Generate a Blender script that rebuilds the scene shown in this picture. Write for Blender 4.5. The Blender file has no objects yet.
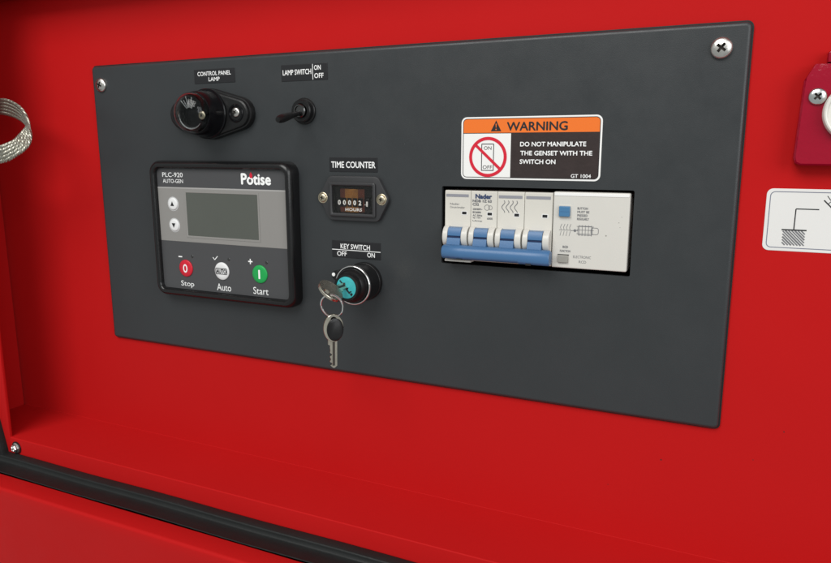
import bpy, bmesh, math, random
from mathutils import Vector, Matrix
random.seed(7)
sc = bpy.context.scene
COL = sc.collection
S = 0.001                                   # everything below is written in millimetres
V = Vector

# ------------------------------------------------------------------ camera
cam = bpy.data.objects.new('camera', bpy.data.cameras.new('camera')); COL.objects.link(cam)
cam.data.sensor_width = 36.0
cam.data.lens = 697.6 / 831 * 36
cam.data.clip_start = 0.01; cam.data.clip_end = 60
right = V((0.90562822, 0.42407104, -0.00112866))
down = V((0.07884178, -0.17098507, -0.98211408))
fwd = V((-0.41667913, 0.88934124, -0.18828342))
m = Matrix((right, -down, -fwd)).transposed().to_4x4()
m.translation = V((462.78, -400.66, -61.77)) * S
cam.matrix_world = m
sc.camera = cam

# ------------------------------------------------------------------ world and lamps
w = bpy.data.worlds.new('World'); sc.world = w; w.use_nodes = True
bg = w.node_tree.nodes['Background']
bg.inputs[0].default_value = (0.945, 1.0, 0.985, 1); bg.inputs[1].default_value = 0.41

def area(name, loc, target, sx, sy, power, col=(1, 1, 1)):
    l = bpy.data.lights.new(name, 'AREA'); l.shape = 'RECTANGLE'; l.size = sx; l.size_y = sy
    l.energy = power; l.color = col
    o = bpy.data.objects.new(name, l); COL.objects.link(o)
    o.location = loc
    o.rotation_euler = (V(target) - V(loc)).to_track_quat('-Z', 'Y').to_euler()
    return o
area('ceiling_light', (0.10, -1.2, 1.0), (0.25, 0, -0.2), 1.15, 0.85, 19.8, (1.0, 0.985, 0.96))
area('right_fill', (1.75, -1.2, 0.45), (0.2, 0, -0.15), 1.3, 1.2, 17, (0.97, 0.985, 1.0))  # soft fill added at the right to brighten the side wall

sc.view_settings.view_transform = 'Standard'
sc.view_settings.look = 'None'
sc.view_settings.exposure = 0
sc.view_settings.gamma = 1
sc.render.engine = 'CYCLES'
sc.cycles.max_bounces = 8
sc.cycles.transmission_bounces = 8

# ------------------------------------------------------------------ materials
def mat(name, col, rough=0.5, metal=0.0, bump=0.0, bscale=800, var=0.0, vscale=60, coat=0.0, spec=None,
        rvar=0.0, trans=0.0, ior=1.45, aniso=0.0, dirt=0.0, bdetail=3):
    ma = bpy.data.materials.new(name); ma.use_nodes = True
    nt = ma.node_tree; b = nt.nodes['Principled BSDF']
    b.inputs['Base Color'].default_value = (*col, 1)
    b.inputs['Roughness'].default_value = rough
    b.inputs['Metallic'].default_value = metal
    b.inputs['IOR'].default_value = ior
    if trans: b.inputs['Transmission Weight'].default_value = trans
    if coat:
        b.inputs['Coat Weight'].default_value = coat; b.inputs['Coat Roughness'].default_value = 0.12
    if spec is not None: b.inputs['Specular IOR Level'].default_value = spec
    tc = nt.nodes.new('ShaderNodeNewGeometry')
    pos = tc.outputs['Position']
    def noise(sc_, det=3, r=0.55):
        n = nt.nodes.new('ShaderNodeTexNoise'); n.inputs['Scale'].default_value = sc_
        n.inputs['Detail'].default_value = det; n.inputs['Roughness'].default_value = r
        nt.links.new(pos, n.inputs['Vector']); return n.outputs['Fac']
    if bump:
        bp = nt.nodes.new('ShaderNodeBump'); bp.inputs['Strength'].default_value = bump
        bp.inputs['Distance'].default_value = 0.0004
        nt.links.new(noise(bscale, bdetail), bp.inputs['Height'])
        nt.links.new(bp.outputs['Normal'], b.inputs['Normal'])
        if coat: nt.links.new(bp.outputs['Normal'], b.inputs['Coat Normal'])
    if var or dirt:
        mx = nt.nodes.new('ShaderNodeMix'); mx.data_type = 'RGBA'
        mx.inputs['A'].default_value = (*[c * (1 - var) for c in col], 1)
        mx.inputs['B'].default_value = (*[min(1, c * (1 + var)) for c in col], 1)
        nt.links.new(noise(vscale, 5), mx.inputs['Factor'])
        out = mx.outputs['Result']
        if dirt:
            rp = nt.nodes.new('ShaderNodeValToRGB')
            rp.color_ramp.elements[0].position = 0.70; rp.color_ramp.elements[1].position = 0.76
            nt.links.new(noise(420, 2), rp.inputs[0])
            m2 = nt.nodes.new('ShaderNodeMix'); m2.data_type = 'RGBA'
            mm = nt.nodes.new('ShaderNodeMath'); mm.operation = 'MULTIPLY'; mm.inputs[1].default_value = dirt
            nt.links.new(rp.outputs[0], mm.inputs[0]); nt.links.new(mm.outputs[0], m2.inputs['Factor'])
            nt.links.new(out, m2.inputs['A']); m2.inputs['B'].default_value = (*[c * 0.35 for c in col], 1)
            out = m2.outputs['Result']
        nt.links.new(out, b.inputs['Base Color'])
    if rvar:
        mr = nt.nodes.new('ShaderNodeMapRange')
        mr.inputs['From Min'].default_value = 0.3; mr.inputs['From Max'].default_value = 0.7
        mr.inputs['To Min'].default_value = max(0.03, rough - rvar); mr.inputs['To Max'].default_value = min(1, rough + rvar)
        nt.links.new(noise(35, 6, 0.7), mr.inputs['Value'])
        nt.links.new(mr.outputs[0], b.inputs['Roughness'])
    return ma

RED = mat('red_paint', (0.465, 0.0100, 0.0104), 0.46, spec=0.06, bump=0.10, bscale=420, var=0.05, vscale=9, rvar=0.07, bdetail=4)
MAROON = mat('crimson_gloss_paint', (0.30, 0.003, 0.020), 0.15, spec=0.36, bump=0.75, bscale=260, bdetail=2)
PANEL = mat('charcoal_powder_coat', (0.0305, 0.0338, 0.0362), 0.38, spec=0.5, bump=0.15, bscale=1700, var=0.10, vscale=14, rvar=0.10)
BLACK = mat('black_plastic', (0.0085, 0.0085, 0.009), 0.32, spec=0.36, bump=0.06, bscale=900, rvar=0.06)
GLOSSBLACK = mat('gloss_black_plastic', (0.005, 0.005, 0.006), 0.19, spec=0.22)
GLOSSBEZEL = mat('bezel_plastic', (0.0075, 0.0075, 0.008), 0.24, bump=0.04, bscale=700, rvar=0.05)
SATIN = mat('satin_black_plastic', (0.018, 0.019, 0.020), 0.38, bump=0.12, bscale=1500)
COUNTERBLACK = mat('counter_plastic', (0.032, 0.032, 0.034), 0.42, bump=0.10, bscale=1300)
TAPE = mat('black_label_film', (0.013, 0.013, 0.015), 0.38)
RUBBER = mat('black_rubber', (0.0095, 0.011, 0.011), 0.52, spec=0.4, bump=0.3, bscale=500, var=0.2, vscale=60, rvar=0.1)
CAVITY = mat('dark_cavity', (0.006, 0.006, 0.006), 0.9)
STEEL = mat('zinc_steel', (0.62, 0.60, 0.57), 0.28, metal=1, bump=0.25, bscale=700, var=0.2, vscale=500, rvar=0.12)
RECESS = mat('recess_shade', (0.09, 0.08, 0.07), 0.6, metal=0.6)  # darker metal paints the shade inside the screw recesses
BRASS = mat('yellow_zinc', (0.56, 0.49, 0.36), 0.30, metal=1, bump=0.2, bscale=900, var=0.25, vscale=700)
CHROME = mat('chrome', (0.78, 0.78, 0.77), 0.12, metal=1, rvar=0.06)
NICKEL = mat('nickel_key', (0.56, 0.52, 0.44), 0.26, metal=1, bump=0.2, bscale=700, var=0.2, vscale=300, rvar=0.1)
TINNED = mat('tinned_copper_braid', (0.40, 0.39, 0.33), 0.42, metal=1, var=0.5, vscale=700)
WHITEINK = mat('white_ink', (0.88, 0.88, 0.87), 0.5)
BLACKINK = mat('black_ink', (0.014, 0.014, 0.016), 0.45)
GREYINK = mat('grey_ink', (0.16, 0.16, 0.17), 0.5)
REDINK = mat('red_ink', (0.62, 0.012, 0.035), 0.4)
ORANGE = mat('orange_film', (0.80, 0.17, 0.022), 0.30)
WHITEFILM = mat('white_vinyl', (0.82, 0.81, 0.79), 0.33, var=0.02, vscale=40)
BROWNFILM = mat('crinkled_dark_film', (0.035, 0.024, 0.023), 0.27, bump=0.55, bscale=330, var=0.25, vscale=160)
STICKER = mat('off_white_vinyl', (0.72, 0.71, 0.69), 0.4, var=0.03, vscale=30)
STICKLINE = mat('blue_grey_ink', (0.16, 0.17, 0.23), 0.5)
CREAM = mat('cream_plastic', (0.60, 0.575, 0.52), 0.34, bump=0.06, bscale=900, var=0.04, vscale=60, rvar=0.06)
CREAM2 = mat('pale_plastic', (0.62, 0.60, 0.555), 0.28, bump=0.05, bscale=800, var=0.03, vscale=50, dirt=0.0)
GREYBTN = mat('grey_plastic', (0.30, 0.29, 0.26), 0.4, var=0.1, vscale=300)
BLUE = mat('blue_plastic', (0.055, 0.145, 0.300), 0.33, bump=0.08, bscale=700, var=0.06, vscale=80)
BLUEBTN = mat('steel_blue_plastic', (0.06, 0.18, 0.34), 0.35)
STRIP = mat('lilac_grey_ink', (0.26, 0.26, 0.29), 0.5)
FACEDARK = mat('dark_grey_membrane', (0.062, 0.062, 0.065), 0.36, bump=0.15, bscale=1500)
FACEGREY = mat('grey_membrane', (0.25, 0.24, 0.228), 0.36, bump=0.15, bscale=1500)
FACEEDGE = mat('pale_membrane_line', (0.36, 0.35, 0.34), 0.4)
LCD = mat('lcd_glass', (0.088, 0.094, 0.082), 0.16, var=0.08, vscale=20)
BTNWHITE = mat('white_button', (0.74, 0.74, 0.74), 0.35)
BTNRED = mat('red_button', (0.58, 0.012, 0.03), 0.35)
BTNGREEN = mat('green_button', (0.012, 0.34, 0.075), 0.35)
LEDDARK = mat('unlit_led', (0.03, 0.03, 0.03), 0.3)
TEAL = mat('teal_film', (0.045, 0.40, 0.42), 0.35, var=0.25, vscale=260)
GLASS = mat('clear_lens', (0.72, 0.74, 0.74), 0.03, trans=1.0, ior=1.22)
WINDOWGLASS = mat('clear_window', (0.95, 0.93, 0.9), 0.02, trans=1.0, ior=1.3)
AMBER = mat('painted_amber_glow', (0.21, 0.088, 0.016), 0.25, var=0.6, vscale=190)  # glow in the counter window put into the colour
HIGHLIGHT = mat('lens_highlight', (0.42, 0.43, 0.43), 0.25)  # pale colour standing in for highlights in the lamp lens
PORCELAIN = mat('white_porcelain', (0.72, 0.70, 0.64), 0.22)

# ------------------------------------------------------------------ helpers
W0 = {}                                     # world origin (mm) of every object made here
def fin(name, me, parent, origin):
    o = bpy.data.objects.new(name, me); COL.objects.link(o)
    W0[o] = V(origin)
    if parent is not None:
        o.parent = parent; o.location = (V(origin) - W0[parent]) * S
    else:
        o.location = V(origin) * S
    return o
def obj(name, bm, ma, parent=None, smooth=True, origin=None, angle=35):
    if smooth: bmesh.ops.remove_doubles(bm, verts=bm.verts, dist=1e-5)
    if smooth or len(bm.faces) < 200: bmesh.ops.recalc_face_normals(bm, faces=bm.faces)
    if origin is None:
        lo = V([min(v.co[i] for v in bm.verts) for i in range(3)]); hi = V([max(v.co[i] for v in bm.verts) for i in range(3)])
        origin = (lo + hi) / 2
    origin = V(origin)
    for v in bm.verts: v.co = (v.co - origin) * S
    if smooth:
        for f in bm.faces: f.smooth = True
        lim = math.radians(angle)
        for e in bm.edges:
            if len(e.link_faces) == 2 and e.calc_face_angle(0) > lim: e.smooth = False
    me = bpy.data.meshes.new(name); bm.to_mesh(me); bm.free()
    me.materials.append(ma)
    return fin(name, me, parent, origin)
def thing(name, label, cat, loc, group=None):
    o = fin(name, None, None, loc); o.empty_display_size = 0.01
    o['label'] = label; o['category'] = cat
    if group: o['group'] = group
    return o
def tag(o, label, cat, group=None):
    o['label'] = label; o['category'] = cat
    if group: o['group'] = group
    return o
def structure(o):
    o['kind'] = 'structure'; return o

def rr(x0, x1, z0, z1, r, n=5):
    """rounded rectangle, list of (x, z)"""
    x0, x1 = min(x0, x1), max(x0, x1); z0, z1 = min(z0, z1), max(z0, z1)
    r = max(0.01, min(r, (x1 - x0) / 2 - .001, (z1 - z0) / 2 - .001))
    P = []
    for cx, cz, a0 in ((x1 - r, z1 - r, 0), (x0 + r, z1 - r, 90), (x0 + r, z0 + r, 180), (x1 - r, z0 + r, 270)):
        for k in range(n + 1):
            a = math.radians(a0 + 90 * k / n); P.append((cx + r * math.cos(a), cz + r * math.sin(a)))
    return P
def circ(cx, cz, r, n=32):
    return [(cx + r * math.cos(2 * math.pi * k / n), cz + r * math.sin(2 * math.pi * k / n)) for k in range(n)]
def loft(bm, loops, ys, cap0=True, cap1=True):
    """loops of (x,z) with equal count, at depths ys"""
    rings = [[bm.verts.new((x, y, z)) for x, z in L] for L, y in zip(loops, ys)]
    n = len(rings[0])
    for a, b in zip(rings, rings[1:]):
        for k in range(n):
            bm.faces.new((a[k], a[(k + 1) % n], b[(k + 1) % n], b[k]))
    if cap0: bm.faces.new(rings[0])
    if cap1: bm.faces.new(rings[-1])
    return bm
def rbox(bm, x0, x1, z0, z1, yb, yf, r=1.0, e=0.4, n=4, back=True):
    """box with rounded corners facing the camera: yb back, yf front (yf<yb), e = front edge radius"""
    L = []; Y = []
    L.append(rr(x0, x1, z0, z1, r, n)); Y.append(yb)
    for k in range(4):
        a = math.radians(90 * k / 3)
        i = e * (1 - math.cos(a)); L.append(rr(x0 + i, x1 - i, min(z0, z1) + i, max(z0, z1) - i, max(.02, r - i), n)); Y.append(yf + e * (1 - math.sin(a)))
    w_ = min(abs(x1 - x0), abs(z1 - z0)); i = e + min(.4, w_ * .04)
    L.append(rr(x0 + i, x1 - i, min(z0, z1) + i, max(z0, z1) - i, max(.02, r - i), n)); Y.append(yf)
    return loft(bm, L, Y, back, True)
def poly(bm, P, y):
    return bm.faces.new([bm.verts.new((x, y, z)) for x, z in P])
def prism(bm, P, yb, yf, e=0.0):
    if not e: return loft(bm, [P, P], [yb, yf])
    c = V((sum(p[0] for p in P) / len(P), sum(p[1] for p in P) / len(P)))
    def ins(d):
        out = []
        n = len(P)
        for k in range(n):
            p0, p, p1 = V(P[k - 1]), V(P[k]), V(P[(k + 1) % n])
            t0 = (p - p0).normalized(); t1 = (p1 - p).normalized()
            nn = (V((-t0.y, t0.x)) + V((-t1.y, t1.x)))
            nn.normalize()
            cs = max(.3, nn.dot(V((-t0.y, t0.x))))
            out.append(tuple(p + nn * d / cs))
        return out
    area2 = sum(P[k - 1][0] * P[k][1] - P[k][0] * P[k - 1][1] for k in range(len(P)))
    sg = 1 if area2 > 0 else -1
    return loft(bm, [P, P, ins(sg * e * .3), ins(sg * e)], [yb, yf + e, yf + e * .3, yf])
def box(bm, x0, x1, y0, y1, z0, z1, bev=0.0):
    r = bmesh.ops.create_cube(bm, size=1)
    for v in r['verts']:
        v.co = V(((x0 + x1) / 2 + v.co.x * abs(x1 - x0), (y0 + y1) / 2 + v.co.y * abs(y1 - y0), (z0 + z1) / 2 + v.co.z * abs(z1 - z0)))
    if bev:
        es = list({e for v in r['verts'] for e in v.link_edges})
        bmesh.ops.bevel(bm, geom=es, offset=bev, segments=3, profile=0.5, affect='EDGES')
    return bm
def frame_of(axis):
    a = V(axis).normalized()
    u = a.cross(V((0, 0, 1)));
    if u.length < 1e-3: u = V((1, 0, 0))
    u.normalize(); v = u.cross(a).normalized()
    return a, u, v
def lathe(bm, prof, org, axis=(0, -1, 0), n=40):
    """prof: (radius, distance along axis)"""
    a, u, v = frame_of(axis); org = V(org); rings = []
    for r, d in prof:
        if r < 1e-4: rings.append([bm.verts.new(org + a * d)])
        else: rings.append([bm.verts.new(org + a * d + (u * math.cos(2 * math.pi * k / n) + v * math.sin(2 * math.pi * k / n)) * r) for k in range(n)])
    for A, B in zip(rings, rings[1:]):
        if len(A) == 1 and len(B) == 1: continue
        for k in range(n):
            if len(A) == 1: bm.faces.new((A[0], B[k], B[(k + 1) % n]))
            elif len(B) == 1: bm.faces.new((A[k], A[(k + 1) % n], B[0]))
            else: bm.faces.new((A[k], A[(k + 1) % n], B[(k + 1) % n], B[k]))
    return bm
def tube(bm, pts, r, n=8, closed=False):
    pts = [V(p) for p in pts]; rings = []; N = len(pts)
    up = None
    for i, p in enumerate(pts):
        t = (pts[(i + 1) % N] - pts[i - 1]) if closed else (pts[min(i + 1, N - 1)] - pts[max(i - 1, 0)])
        t.normalize()
        if up is None:
            up = t.orthogonal().normalized()
        up = (up - t * up.dot(t)).normalized()
        s = t.cross(up)
        rad = r[i] if isinstance(r, (list, tuple)) else r
        rings.append([bm.verts.new(p + (up * math.cos(2 * math.pi * k / n) + s * math.sin(2 * math.pi * k / n)) * rad) for k in range(n)])
    for i in range(N if closed else N - 1):
        A, B = rings[i], rings[(i + 1) % N]
        for k in range(n): bm.faces.new((A[k], A[(k + 1) % n], B[(k + 1) % n], B[k]))
    if not closed: bm.faces.new(rings[0]); bm.faces.new(rings[-1])
    return bm
def line(bm, p, q, wd, y):
    p, q = V(p), V(q); d = (q - p).normalized(); nn = V((-d.y, d.x)) * wd / 2
    return poly(bm, [p + nn, q + nn, q - nn, p - nn], y)
def lines(bm, pts, wd, y):
    for a, b in zip(pts, pts[1:]): line(bm, a, b, wd, y)
def ringf(bm, cx, cz, r0, r1, y, n=48):
    for k in range(n):
        a, b = 2 * math.pi * k / n, 2 * math.pi * (k + 1) / n
        poly(bm, [(cx + r0 * math.cos(a), cz + r0 * math.sin(a)), (cx + r1 * math.cos(a), cz + r1 * math.sin(a)),
                  (cx + r1 * math.cos(b), cz + r1 * math.sin(b)), (cx + r0 * math.cos(b), cz + r0 * math.sin(b))], y)
def rrring(bm, x0, x1, z0, z1, r, wd, y, n=5):
    A = rr(x0, x1, z0, z1, r, n); B = rr(x0 + wd, x1 - wd, min(z0, z1) + wd, max(z0, z1) - wd, max(.02, r - wd), n)
    for k in range(len(A)):
        j = (k + 1) % len(A)
        poly(bm, [A[k], A[j], B[j], B[k]], y)
def text(s, x0, x1, z0, z1, y, ma, parent, bold=0.0, name='lettering', keep=True, shear=0.0, align='fit', extra=None):
    """lettering fitted to the box x0..x1, z0 (bottom)..z1 (top), facing -Y. several lines: pass a list of rows via extra"""
    cu = bpy.data.curves.new('t', 'FONT'); cu.body = s; cu.size = 1; cu.offset = bold; cu.shear = shear
    cu.offset = 0.0; cu.resolution_u = 3; cu.space_line = 1.0
    o = bpy.data.objects.new('t', cu); COL.objects.link(o)
    dg = bpy.context.evaluated_depsgraph_get(); dg.update()
    me = bpy.data.meshes.new_from_object(o.evaluated_get(dg))
    bpy.data.objects.remove(o); bpy.data.curves.remove(cu)
    bm = bmesh.new(); bm.from_mesh(me); bpy.data.meshes.remove(me)
    xs = [v.co.x for v in bm.verts]; zs = [v.co.y for v in bm.verts]
    a, b, c, d = min(xs), max(xs), min(zs), max(zs)
    for v in bm.verts:
        v.co = V((x0 + (v.co.x - a) / (b - a) * (x1 - x0), y, z0 + (v.co.y - c) / (d - c) * (z1 - z0)))
    if bold:                                  # heavier strokes: the same outline printed again, shifted a hair
        vs0 = list(bm.verts); d_ = bold * (z1 - z0) / (d - c)
        fs = [[v for v in f.verts] for f in bm.faces]
        for n_, (ax_, az_) in enumerate(((1, 0), (-1, 0), (0, 1), (0, -1))):
            mp = {v: bm.verts.new(v.co + V((ax_ * d_, -.004 * (n_ + 1), az_ * d_))) for v in vs0}
            for f in fs: bm.faces.new([mp[v] for v in f])
    return obj(name, bm, ma, parent, smooth=False)
def boolean(o, cutters):
    for c in cutters:
        md = o.modifiers.new('b', 'BOOLEAN'); md.operation = 'DIFFERENCE'; md.object = c; md.solver = 'EXACT'
    dg = bpy.context.evaluated_depsgraph_get(); dg.update()
    me = bpy.data.meshes.new_from_object(o.evaluated_get(dg))
    o.modifiers.clear(); old = o.data; o.data = me; me.name = old.name
    for c in cutters: W0.pop(c, None); bpy.data.objects.remove(c)
    lim = math.radians(35)
    bm = bmesh.new(); bm.from_mesh(me)
    for f in bm.faces: f.smooth = True
    for e in bm.edges:
        e.smooth = not (len(e.link_faces) == 2 and e.calc_face_angle(0) > lim)
    bm.to_mesh(me); bm.free()
    return o
def cross_cut(c, r, depth, d0, spin=20, wd=0.17):
    """cutter for a phillips recess; c = world centre of the head face (mm), points along +Y into the head"""
    bm = bmesh.new()
    for a in (0, 90):
        M = Matrix.Rotation(math.radians(a + spin), 4, 'Y')
        vs = []
        for (s, yy) in ((1.0, -d0), (1.0, 0.0), (0.25, depth)):
            L = [(-r * s, -r * wd * (.6 + .4 * s)), (r * s, -r * wd * (.6 + .4 * s)), (r * s, r * wd * (.6 + .4 * s)), (-r * s, r * wd * (.6 + .4 * s))]
            vs.append([bm.verts.new(M @ V((x, yy, z)) + V(c)) for x, z in L])
        bm.faces.new(vs[0]); bm.faces.new(vs[-1])
        for A, B in zip(vs, vs[1:]):
            for k in range(4): bm.faces.new((A[k], A[(k + 1) % 4], B[(k + 1) % 4], B[k]))
    return bm
def screw(c, r, h, ma, parent, name='screw', spin=20, axis=(0, -1, 0), washer=0):
    """pan head screw with a phillips recess; c = centre of its seat"""
    bm = bmesh.new()
    prof = [(0, 0), (r, 0), (r, h * .3)]
    for k in range(1, 6):
        a = math.radians(90 * k / 6)
        prof.append((r * math.cos(a) ** .8, h * .3 + h * .7 * math.sin(a)))
    prof.append((0, h))
    lathe(bm, prof, c, n=32)
    o = obj(name, bm, ma, parent, angle=50)
    parts = []
    for k, a in enumerate((0, 90)):
        b2 = bmesh.new()
        box(b2, -r * .47, r * .47, -h * .5, h * .8, -r * .125, r * .125)
        bmesh.ops.rotate(b2, verts=b2.verts, cent=(0, 0, 0), matrix=Matrix.Rotation(math.radians(a + spin), 3, 'Y'))
        bmesh.ops.translate(b2, verts=b2.verts, vec=(c[0], c[1] - h, c[2]))
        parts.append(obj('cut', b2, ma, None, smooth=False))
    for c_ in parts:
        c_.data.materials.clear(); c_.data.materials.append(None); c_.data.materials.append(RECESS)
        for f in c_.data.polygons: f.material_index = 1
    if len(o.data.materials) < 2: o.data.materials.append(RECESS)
    return boolean(o, parts)

# ------------------------------------------------------------------ enclosure (setting)
WY = 3.2                                    # back wall plane
ZL = -295.5                                 # top of the ledge
def grid_wall(name, x0, x1, z0, z1, y, th=3):
    bm = bmesh.new(); box(bm, x0, x1, y, y + th, z0, z1); return obj(name, bm, RED, None, smooth=False)
wall = grid_wall('back_wall', -136, 900, ZL - 6, 62, WY)
bm = bmesh.new(); box(bm, 291, 411, WY - 5, WY + 8, -137, -82)
boolean(wall, [obj('cut', bm, RED, None, smooth=False)])
for f in wall.data.polygons: f.use_smooth = False
structure(wall)
# dark void behind the breaker window
bm = bmesh.new()
x0, x1, z0, z1, ya, yb = 285, 417, -143, -76, WY + 3.2, 80
c8 = [V((x, y, z)) for y in (ya, yb) for z in (z0, z1) for x in (x0, x1)]
vs = [bm.verts.new(c) for c in c8]
for q in ((0, 1, 5, 4), (2, 3, 7, 6), (0, 2, 6, 4), (1, 3, 7, 5), (4, 5, 7, 6)): bm.faces.new([vs[i] for i in q])
structure(obj('cavity_lining', bm, CAVITY, None, smooth=False))
# floor ledge: radius into the wall, flat top, rounded nose, front lip
def extrude_profile(name, P, xa, xb, ma, parent=None, ends=True, nx=1):
    bm = bmesh.new(); cols = []
    for k in range(nx + 1):
        x = xa + (xb - xa) * k / nx; cols.append([bm.verts.new((x, y, z)) for y, z in P])
    for A, B in zip(cols, cols[1:]):
        for i in range(len(P) - 1): bm.faces.new((A[i], A[i + 1], B[i + 1], B[i]))
    if ends: bm.faces.new(cols[0]); bm.faces.new(cols[-1])
    return obj(name, bm, ma, parent, angle=50)
P = [(WY, ZL + 0.3)]
for k in range(5):
    a = math.radians(90 * k / 4); P.append((WY - .05 - .3 + .3 * math.cos(a), ZL + .3 - .3 * math.sin(a)))
P += [(-52.2, ZL)]
for k in range(1, 6):
    a = math.radians(90 * k / 5); P.append((-52.2 - .8 * math.sin(a), ZL - .8 + .8 * math.cos(a)))
P += [(-53, -314), (-50, -314), (-50, ZL - 6), (WY, ZL - 6)]
structure(extrude_profile('floor_ledge', P, -126.9, 900, RED))
# side wall, its front jamb, ceiling
bm = bmesh.new(); box(bm, -130.7, -127.7, -53, WY - 1.1, ZL - 6, 62); structure(obj('side_wall', bm, RED, None, smooth=False))
bm = bmesh.new(); box(bm, -400, -69, -53.5, -50.5, -313, 62, 0.9); structure(obj('side_jamb', bm, RED, None))
P = [(WY, 62), (WY, 57.5), (WY - 2, 56), (-23, 56), (-26, 58), (-26, 62)]
structure(extrude_profile('ceiling_panel', P, -127.6, 900, RED))
bm = bmesh.new(); box(bm, -400, -69.2, -53.4, -24, 62.1, 240); structure(obj('outer_skin', bm, RED, None, smooth=False))
P = [(-26.05, 58.5), (-29, 60), (-29, 240), (-26.05, 240)]
structure(extrude_profile('upper_fascia', P, -69.1, 900, RED))
# lower frame rail and the outer face below it
P = [(-75.1, -330), (-75.1, -315.0), (-75.5, -314.3), (-76.4, -314.0), (-89.2, -314.2)]
for k in range(1, 7):
    a = math.radians(90 * k / 6); P.append((-89.2 - 2.3 * math.sin(a), -316.5 + 2.3 * math.cos(a)))
P += [(-91.5, -322), (-90.9, -326), (-90.9, -700), (-75, -700)]
structure(extrude_profile('lower_rail', P, -400, 900, RED))
# black rubber door seal in the channel
P = [(-75.0, -330), (-53.2, -330), (-53.2, -309.2), (-53.6, -308.7), (-54.6, -308.6), (-59.6, -309.5), (-60.2, -309.8), (-60.4, -310.6),
     (-60.8, -312.9), (-61.8, -313.6), (-66.0, -313.7), (-73.8, -313.4), (-74.7, -313.1), (-75.0, -313.7)]
P = [(y - 0.02, z) for y, z in P]
seal = extrude_profile('door_seal', P, -400, 900, RUBBER, nx=40)
for v in seal.data.vertices:
    v.co.z += 0.0003 * math.sin(v.co.x * 40 + 1.3) * (1 if v.co.z > -0.0 else 0)
tag(seal, 'long black rubber seal strip lying in the channel below the red ledge', 'rubber seal')
# vertical strip at the far left
bm = bmesh.new()
Q = [(-112, -330), (-112, -240), (-108, -236), (-92, -236), (-88, -240), (-72.5, -306), (-71, -330)]
prism(bm, Q[::-1], -53.6, -60, 1.8)
tag(obj('corner_seal', bm, RUBBER, None), 'short black rubber corner piece standing beside the lower left end of the ledge', 'rubber corner')
# shallow drawing ripple / specks on the wall: small pits
bm = bmesh.new()
for (x, z, r) in ((431.2, -240.3, .45), (478.8, -230.9, .25), (492.3, -212.1, .35), (402, -262, .25)):
    poly(bm, circ(x, z, r, 8), WY - .03)
structure(obj('paint_specks', bm, BLACKINK, None, smooth=False))

# bolt at the left end of the lip
t = thing('hex_bolt', 'small shiny bolt with washer at the left end of the ledge lip', 'bolt', (-62.3, -53, -305))
bm = bmesh.new(); lathe(bm, [(0, 0), (4.3, 0), (4.3, .9), (3.9, 1.1), (0, 1.1)], (-62.3, -53.0, -303.5), n=32); obj('washer', bm, STEEL, t)
bm = bmesh.new(); lathe(bm, [(0, 1.1), (3.2, 1.1), (3.2, 2.8), (2.5, 3.6), (2.0, 3.7), (1.8, 2.8), (0, 2.8)], (-62.3, -53.0, -303.5), n=6); obj('bolt_head', bm, CHROME, t)
bm = bmesh.new(); lathe(bm, [(5.2, 0), (5.4, .5), (4.6, .6), (4.6, 0)], (-62.0, -53.0, -303.5), n=32); obj('gasket_ring', bm, BLACK, t)

# ------------------------------------------------------------------ control panel plate
t = thing('control_panel', 'wide charcoal grey plate screwed to the red wall carrying all the switches', 'control panel', (230, 3, -215.5))
bm = bmesh.new()
rbox(bm, -1.3, 460, -215.5, 0, 2.5, 0, r=3.0, e=1.9, n=6)
plate = obj('plate', bm, PANEL, t)
bm = bmesh.new(); loft(bm, [rr(293.2, 408.2, -133.2, -85.0, 1.0)] * 2, [-3, 6]); cut1 = obj('cut', bm, PANEL, None, smooth=False)
boolean(plate, [cut1])
bm = bmesh.new(); rbox(bm, -1.8, 460.8, -216.05, .7, 3.15, 2.0, r=3.4, e=.1, n=6); edge_strip = obj('edge_shade_strip', bm, RUBBER, t)  # black strip added as the dark shadow line around the plate edge
bm = bmesh.new(); loft(bm, [rr(292.5, 409, -134, -84.2, 1.0)] * 2, [-3, 6]); boolean(edge_strip, [obj('cut', bm, PANEL, None, smooth=False)])
screw((8.7, 0, -14.2), 5.2, 2.7, STEEL, t, spin=25)
screw((446.6, 0, -12.3), 5.4, 3.2, STEEL, t, spin=38)

# ------------------------------------------------------------------ black tape labels
def tape(x0, x1, z0, z1, label):
    bm = bmesh.new(); rbox(bm, x0, x1, z0, z1, 0, -0.28, r=.3, e=.1, n=2)
    o = obj('label_tape', bm, TAPE, None); o['group'] = 'black tape labels on the control panel'
    return tag(o, label, 'label', 'black tape labels on the control panel')
y = -0.34
k = tape(101.2, 137.4, -16.9, -7.2, 'black tape label reading CONTROL PANEL LAMP above the domed lamp')
text('CONTROL PANEL', 104.4, 134.0, -11.6, -8.8, y, WHITEINK, k, .012)
text('LAMP', 114.2, 124.0, -15.4, -12.8, y, WHITEINK, k, .012)
k = tape(176.3, 212.5, -18.2, -7.6, 'black tape label reading LAMP SWITCH ON OFF above the toggle')
text('LAMP SWITCH', 177.6, 200.0, -14.2, -10.9, y, WHITEINK, k, .012)
text('ON', 202.4, 207.4, -11.8, -8.8, y, WHITEINK, k, .012)
text('OFF', 202.4, 209.4, -16.9, -13.9, y, WHITEINK, k, .012)
bm = bmesh.new(); box(bm, 201.0, 201.4, -.36, -.3, -17.8, -8.0); obj('divider_line', bm, WHITEINK, k, smooth=False)
k = tape(212.3, 248.3, -77.3, -67.9, 'black tape label reading TIME COUNTER above the hour meter')
text('TIME COUNTER', 213.8, 246.8, -74.6, -70.6, y, WHITEINK, k, .014)
k = tape(212.8, 250.0, -134.4, -123.0, 'black tape label reading KEY SWITCH OFF ON above the key lock')
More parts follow.
